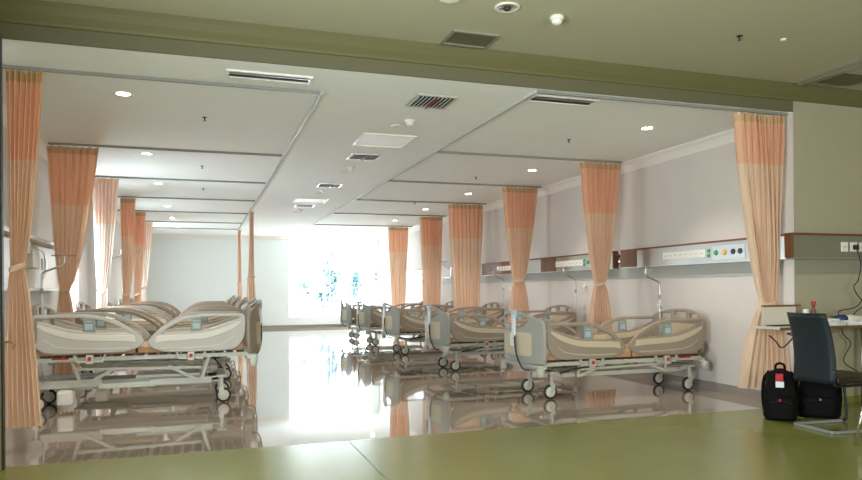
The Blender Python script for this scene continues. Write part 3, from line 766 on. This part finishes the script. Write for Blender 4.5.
for i, (dx, dy, cx, cy) in enumerate(((2.14, 7.12, 2.08, 7.40), (2.12, 10.08, 2.09, 10.5), (2.13, 12.6, 2.10, 13.0), (2.13, 15.7, 2.1, 16.1))):
    w = ('nearest the beam', 'second from the beam', 'third from the beam', 'farthest from the beam')[i]
    dome('small round smoke detector in the aisle ceiling, ' + w, dx, dy, ZC, .055, grp='aisle smoke detectors')
    disc('flat round ceiling disc beside a smoke detector, ' + w, cx, cy, ZC)
dome('smoke detector on the olive front ceiling, right of the recessed lamp', 2.61, 4.74, ZF, .055)
dome('round white dome cut by the top edge of the photo', 1.72, 4.66, ZF, .09, 'ceiling_dome', 'ceiling fixture').scale = (1, 1, .4)
rt = root('recessed_lamp', 'unlit recessed lamp with chrome reflector in the front ceiling', 'ceiling light', (2.17, 4.69, ZF))
obj('lamp_ring', lathe(bmesh.new(), [(.095, -.001), (.095, -.008), (.075, -.012), (.07, -.006)], (0, 0, 0), 'Z', 24), 'white', rt, True)
obj('reflector', lathe(bmesh.new(), [(.068, -.004), (.068, -.009), (.03, -.006)], (0, 0, 0), 'Z', 20), 'chrome', rt, True)
obj('bulb', lathe(bmesh.new(), [(.03, -.008), (.028, -.02), (.015, -.03), (.005, -.032)], (0, 0, 0), 'Z', 12), 'grille_dark', rt, True)
grille('square olive return grille in the front ceiling above the beam', 1.94, 2.35, 5.22, 5.54, ZF, 2, 'mesh', 'front ceiling grilles')
grille('square dark return grille at the right edge of the front ceiling', 5.93, 6.45, 5.10, 5.50, ZF, 2, 'mesh', 'front ceiling grilles')
tag(obj('curtain_rail', B(5.80, 5.84, 3.4, 5.54, ZF - .035, ZF - .001), 'alu'), 'silver rail on the front ceiling beside the dark grille, right edge', 'curtain rail')
def sprinkler(x, y, z, lab, grp='ceiling sprinklers', m='brass'):
    rt = root('fire_sprinkler', lab, 'sprinkler', (x, y, z), 0, grp)
    obj('sprinkler_body', lathe(bmesh.new(), [(.028, -.001), (.024, -.004), (.008, -.006), (.007, -.024), (.005, -.036)], (0, 0, 0), 'Z', 12), 'blackgloss', rt, True)
    obj('deflector', lathe(bmesh.new(), [(.016, -.036), (.016, -.039)], (0, 0, 0), 'Z', 12), 'blackgloss', rt)
for x, y, l in ((.05, 7.61, 'nearest sprinkler over the left bays'), (.03, 10.58, 'second sprinkler over the left bays'), (.05, 12.86, 'third sprinkler over the left bays'),
                (4.28, 7.5, 'nearest sprinkler over the right bays'), (4.25, 10.44, 'second sprinkler over the right bays'), (4.25, 13.83, 'third sprinkler over the right bays')):
    sprinkler(x, y, ZC, 'small ' + l)
sprinkler(4.27, 4.66, ZF, 'dark sprinkler on the olive front ceiling')
rt = root('indicator_lamp', 'tiny pale disc on the front ceiling beside the sprinkler', 'ceiling fixture', (4.68, 4.61, ZF))
obj('disc', lathe(bmesh.new(), [(.025, -.001), (.025, -.01), (.015, -.014)], (0, 0, 0), 'Z', 14), 'white', rt)

def downlight(x, y, lab, grp, power=52):
    rt = root('downlight', lab, 'ceiling light', (x, y, ZC), 0, grp)
    obj('downlight_ring', lathe(bmesh.new(), [(.085, -.001), (.085, -.006), (.065, -.010), (.06, -.004)], (0, 0, 0), 'Z', 24), 'white', rt, True)
    obj('downlight_lens', lathe(bmesh.new(), [(.058, -.002), (.058, -.006)], (0, 0, 0), 'Z', 20), 'lamp', rt)
    d = bpy.data.lights.new('downlight_beam', 'SPOT'); d.energy = power; d.color = (1, .95, .88); d.spot_size = 1.9; d.spot_blend = .8; d.shadow_soft_size = .06
    l = bpy.data.objects.new('downlight_beam', d); C.objects.link(l); l.parent = rt; l.location = (0, 0, -.03)
nm = ('nearest', 'second', 'third', 'fourth', 'fifth', 'sixth')
for i, y in enumerate((6.9, 9.8, 12.45, 15.7, 18.2, 20.4)): downlight(-.66, y, 'lit round downlight over the left bays, %s from the beam' % nm[i], 'left downlights')
for i, y in enumerate((6.70, 9.58, 12.26, 14.88, 17.5, 20.2)): downlight(4.83, y, 'lit round downlight over the right bays, %s from the beam' % nm[i], 'right downlights')

# ------------------------------------------------------------------ front right corner: chair, bags, table
def office_chair():
    rt = root('cantilever_chair', 'dark blue padded chair with metal sled base by the wall table', 'chair', (5.35, 4.68, 0), math.radians(-4))
    # faces local +X
    bm = bmesh.new(); ny, nz = 12, 14
    def c(y, z, s):
        lean = -.09 * ((z - .42) / .62) ** 1.3 + .03 * math.sin((z - .42) * 5)
        bow = -.03 * (1 - (y / .23) ** 2)
        w = .235 - .02 * ((z - .42) / .62)
        e = max(abs(y / .23) ** 6, max(0, (z - 1.0) / .04) ** 2)
        th = .022 * (1 - .7 * min(1, e))
        return Vector((-.27 + lean + bow + s * th, y / .23 * w, z))
    gr = {}
    for s in (-1, 1):
        for j in range(nz + 1):
            for i in range(ny + 1):
                gr[s, j, i] = bm.verts.new(c(-.23 + .46 * i / ny, .42 + .60 * j / nz, s))
    for s in (-1, 1):
        for j in range(nz):
            for i in range(ny):
                bm.faces.new([gr[s, j, i], gr[s, j, i + 1], gr[s, j + 1, i + 1], gr[s, j + 1, i]][::s])
    for j in range(nz):
        for i in (0, ny): bm.faces.new([gr[-1, j, i], gr[1, j, i], gr[1, j + 1, i], gr[-1, j + 1, i]])
    for i in range(ny):
        for j in (0, nz): bm.faces.new([gr[-1, j, i], gr[1, j, i], gr[1, j, i + 1], gr[-1, j, i + 1]])
    obj('backrest', bm, 'leather', rt, True)
    obj('seat', B(-.25, .25, -.235, .235, .42, .48, .02), 'seat', rt, True)
    for sy in (-1, 1):
        y = sy * .215
        pts = [(-.27, y, .55), (-.26, y, .43), (-.22, y, .405), (.20, y, .405), (.26, y, .38), (.27, y, .30), (.29, y, .06), (.27, y, .02), (.22, y, .014)]
        obj('frame_tube', tube(bmesh.new(), spline(pts, 4), .0125, 10), 'blackgloss', rt, True)
    pts = [(.23, -.215, .014), (-.10, -.215, .014), (-.27, -.215, .014), (-.285, -.19, .014), (-.285, 0, .014), (-.285, .19, .014), (-.27, .215, .014), (-.10, .215, .014), (.23, .215, .014)]
    bm = bmesh.new()
    for a, b in zip(pts[:-1], pts[1:]): bar(bm, a, b, .03, .022)
    obj('sled_base', bm, 'rail', rt)
    return rt
office_chair()
# stool leg intruding at the right edge
rt = root('steel_stool', 'chrome legged stool cut off by the right edge', 'stool', (5.06, 4.04, 0))
obj('stool_seat', lathe(bmesh.new(), [(.12, .50), (.135, .51), (.135, .54), (.12, .55)], (0, 0, 0), 'Z', 24), 'seat', rt, True)
for k in range(4):
    t = math.radians(165) + k * PI / 2
    obj('leg', tube(bmesh.new(), [(.10 * math.cos(t), .10 * math.sin(t), .51), (.23 * math.cos(t), .23 * math.sin(t), .008)], .012, 10), 'chrome', rt, True)

def backpack(label, loc, rz, h, w, d, tagred=False):
    rt = root('backpack', label, 'bag', loc, rz, 'black bags on the green floor')
    bm = bmesh.new(); nu, nv = 28, 16; g = []
    for j in range(nv + 1):
        v = j / nv
        z = h * v
        sw = (1 - .30 * v ** 2.2) * (min(1, v / .05) ** .5 * .12 + .88); sd = (1 - .42 * v ** 1.8) * (min(1, v / .06) ** .5 * .12 + .88)
        if v > .86: k = math.sqrt(max(.02, 1 - ((v - .86) / .145) ** 2)); sw *= k; sd *= k
        ring = []
        for i in range(nu):
            t = 2 * PI * i / nu; cx_, sn = math.cos(t), math.sin(t)
            e = .55
            x = math.copysign(abs(cx_) ** e, cx_) * w / 2 * sw; y = math.copysign(abs(sn) ** e, sn) * d / 2 * sd
            wr = 1 + .025 * math.sin(7 * t + 9 * v) + .02 * math.sin(3 * t - 15 * v)
            ring.append(bm.verts.new((x * wr, y * wr, z)))
        g.append(ring)
    for j in range(nv):
        for i in range(nu): bm.faces.new((g[j][i], g[j][(i + 1) % nu], g[j + 1][(i + 1) % nu], g[j + 1][i]))
    bm.faces.new(g[0][::-1]); bm.faces.new(g[-1])
    obj('bag_body', bm, 'black', rt, True)
    pk = B(-w * .36, w * .36, -d / 2 - .045, -d / 2 + .03, .02, h * .48, .025)
    p = obj('front_pocket', pk, 'black', rt, True)
    obj('zip', tube(bmesh.new(), spline([(-w * .34, -d / 2 - .047, h * .36), (0, -d / 2 - .048, h * .40), (w * .34, -d / 2 - .047, h * .36)]), .004, 6), 'blackgloss', p)
    obj('carry_handle', tube(bmesh.new(), spline([(-.04, .02, h * .97), (-.035, .02, h * 1.06), (0, .02, h * 1.10), (.035, .02, h * 1.06), (.04, .02, h * .97)]), .011, 8), 'black', rt, True)
    for s in (-1, 1):
        obj('shoulder_strap', tube(bmesh.new(), spline([(s * w * .32, d * .30, h * .92), (s * w * .46, d * .50, h * .75), (s * w * .50, d * .55, h * .4), (s * w * .44, d * .42, h * .08)]), .016, 8), 'black', rt, True)
    if tagred:
        t = obj('luggage_tag', B(-.045, .02, -d / 2 - .010, -d / 2 + .012, h * .78, h * .92, .003), 'red', rt)
        obj('tag_label', B(-.045, .025, -d / 2 - .030, -d / 2 - .012, h * .66, h * .775, .003), 'paper', t)
        obj('tag_dot', B(-.022, -.004, -d / 2 - .054, -d / 2 - .045, h * .40, h * .44), 'red', t)
    else:
        obj('buckle', B(.0, .02, -d / 2 - .06, -d / 2 - .045, h * .40, h * .46, .003), 'chrome', rt)
    return rt
backpack('upright black backpack with red and white tag, left of the other bag', (5.17, 5.16, 0), math.radians(-42), .48, .29, .20, True)
backpack('black bag standing behind the dark chair legs', (5.61, 5.14, 0), math.radians(-46), .44, .38, .20)

# wall table
rt = root('side_table', 'narrow pale table against the wall behind the dark chair', 'table', (6.3, 5.40, 0))
obj('tabletop', B(-1.05, 1.6, -.16, .18, .835, .86, .004), 'board', rt)
obj('table_edge', B(-1.05, 1.6, -.168, -.16, .832, .858, .002), 'wood', rt)
for x in (.35, 1.5):
    for y in (-.12, .14): obj('leg', tube(bmesh.new(), [(x, y, .835), (x, y, .0)], .014, 8), 'alu', rt, True)
rt = root('reading_stand', 'tilted pale board with brown upper edge beside the curtain', 'stand', (5.46, 5.47, .861))
obj('board', plate([rr(-.20, .22, .01, .19, .01)], .012, .003), 'board', rt)
obj('upper_edge', B(-.20, .28, -.012, .014, .19, .208, .003), 'wood', rt)
obj('lower_rail', B(-.12, .20, -.04, .04, .0, .012, .003), 'blackgloss', rt)
ZT = .86
rt = root('medicine_bottle', 'small dark bottle with a red cap on the wall table', 'bottle', (5.84, 5.40, ZT))
obj('bottle_body', lathe(bmesh.new(), [(.026, 0), (.028, .01), (.028, .14), (.014, .17), (.013, .20)], (0, 0, 0), 'Z', 16), 'wood', rt, True)
obj('bottle_cap', lathe(bmesh.new(), [(.018, .20), (.021, .205), (.021, .235), (.017, .24)], (0, 0, 0), 'Z', 14), 'red', rt, True)
rt = root('medicine_jar', 'squat pale jar beside the red capped bottle', 'jar', (5.76, 5.42, ZT))
obj('jar_body', lathe(bmesh.new(), [(.03, 0), (.034, .01), (.034, .12), (.025, .14)], (0, 0, 0), 'Z', 16), 'white', rt, True)
obj('jar_lid', lathe(bmesh.new(), [(.027, .14), (.027, .165)], (0, 0, 0), 'Z', 14), 'cornice', rt)
def hand_tool(x, y, rz, lab, s=1):
    rt = root('ultrasound_probe', lab, 'medical handpiece', (x, y, ZT + .03 * s), rz, 'handpieces lying on the wall table')
    obj('probe_body', lathe(bmesh.new(), [(.008 * s, -.14 * s), (.018 * s, -.12 * s), (.022 * s, -.02 * s), (.032 * s, .04 * s), (.03 * s, .08 * s)], (0, 0, .01), 'X', 14), 'white', rt, True)
    obj('probe_head', lathe(bmesh.new(), [(.031 * s, .08 * s), (.033 * s, .10 * s), (.03 * s, .15 * s), (.015 * s, .17 * s)], (0, 0, .01), 'X', 14), 'pen', rt, True)
hand_tool(6.12, 5.50, math.radians(160), 'white handpiece with dark blue head just right of the chair back')
hand_tool(6.50, 5.50, math.radians(172), 'larger white handpiece with dark blue head near the right edge', 1.35)
for k, (x, y, r, l) in enumerate(((6.05, 5.32, .3, 'crumpled white packet lying nearest the chair back'), (6.27, 5.34, -.2, 'white packet lying between the two handpieces'), (6.55, 5.30, .15, 'white packet at the right edge of the table'))):
    bm = bmesh.new(); bmesh.ops.create_grid(bm, x_segments=8, y_segments=6, size=.5)
    rnd = random.Random(k)
    for v in bm.verts: v.co = Vector((v.co.x * .17, v.co.y * .11, .03 + rnd.uniform(-.018, .02)))
    ex = bmesh.ops.extrude_face_region(bm, geom=bm.faces[:])
    for v in ex['geom']:
        if isinstance(v, bmesh.types.BMVert): v.co.z = .001
    o = tag(obj('paper_packet', bm, 'paper'), l, 'packet', 'white packets on the wall table'); o.location = (x, y, ZT); o.rotation_euler.z = r
# chargers and cables plugged into the front console
def charger(i, x, pts, lab):
    rt = root('power_adapter', lab, 'charger', (x, YC - .10, 1.665), 0, 'chargers plugged into the front console')
    obj('plug', B(-.02, .02, -.04, .0, -.03, .022, .008), 'blackgloss', rt)
    P0 = [(0, -.03, -.035)] + [(px - x, -.03 + .012 * (k % 2), pz - 1.665) for k, (px, pz) in enumerate(pts)]
    obj('cable', tube(bmesh.new(), spline(P0, 5), .0055, 6), 'rubber', rt, True)
charger(0, 6.565, [(6.62, 1.50), (6.60, 1.32), (6.52, 1.24), (6.62, 1.12), (6.72, 1.04), (6.66, .95), (6.72, .70), (6.66, .52)], 'black charger nearest the empty socket, cable falling in a zigzag')
charger(1, 6.69, [(6.75, 1.50), (6.78, 1.30), (6.66, 1.14), (6.56, 1.03), (6.32, .99), (6.33, .92)], 'second black charger, cable curling onto the table')
charger(2, 6.815, [(6.88, 1.45), (6.84, 1.2), (6.74, 1.08), (6.56, .98), (6.50, .91)], 'black charger outermost toward the right edge')
bm = tube(bmesh.new(), spline([(6.42, 5.60, .84), (6.44, 5.58, .74), (6.54, 5.58, .64), (6.44, 5.58, .46), (6.6, 5.55, .34), (6.75, 5.5, .2), (6.8, 5.45, .012)], 6), .006, 6)
tag(obj('loose_cable', bm, 'rubber', None, True), 'thin black cable zigzagging down the wall below the table', 'cable')
bm = tube(bmesh.new(), spline([(5.50, 5.30, .825), (5.47, 5.30, .80), (5.38, 5.28, .795), (5.44, 5.27, .76), (5.34, 5.30, .66), (5.28, 5.32, .72), (5.22, 5.34, .78)], 6), .007, 6)
tag(obj('loose_cable', bm, 'rubber', None, True), 'short dark cable looped under the left end of the wall table', 'cable')
rt = root('clip_lamp', 'black clip hanging under the table edge at right', 'clip', (6.62, 5.24, .80))
obj('clip_jaw', B(-.03, .03, -.02, .03, -.02, .034, .008), 'blackgloss', rt)
obj('clip_arm', tube(bmesh.new(), [(0, 0, -.01), (-.05, -.01, -.06), (-.08, -.01, -.09)], [.012, .01, .018], 8), 'blackgloss', rt, True)
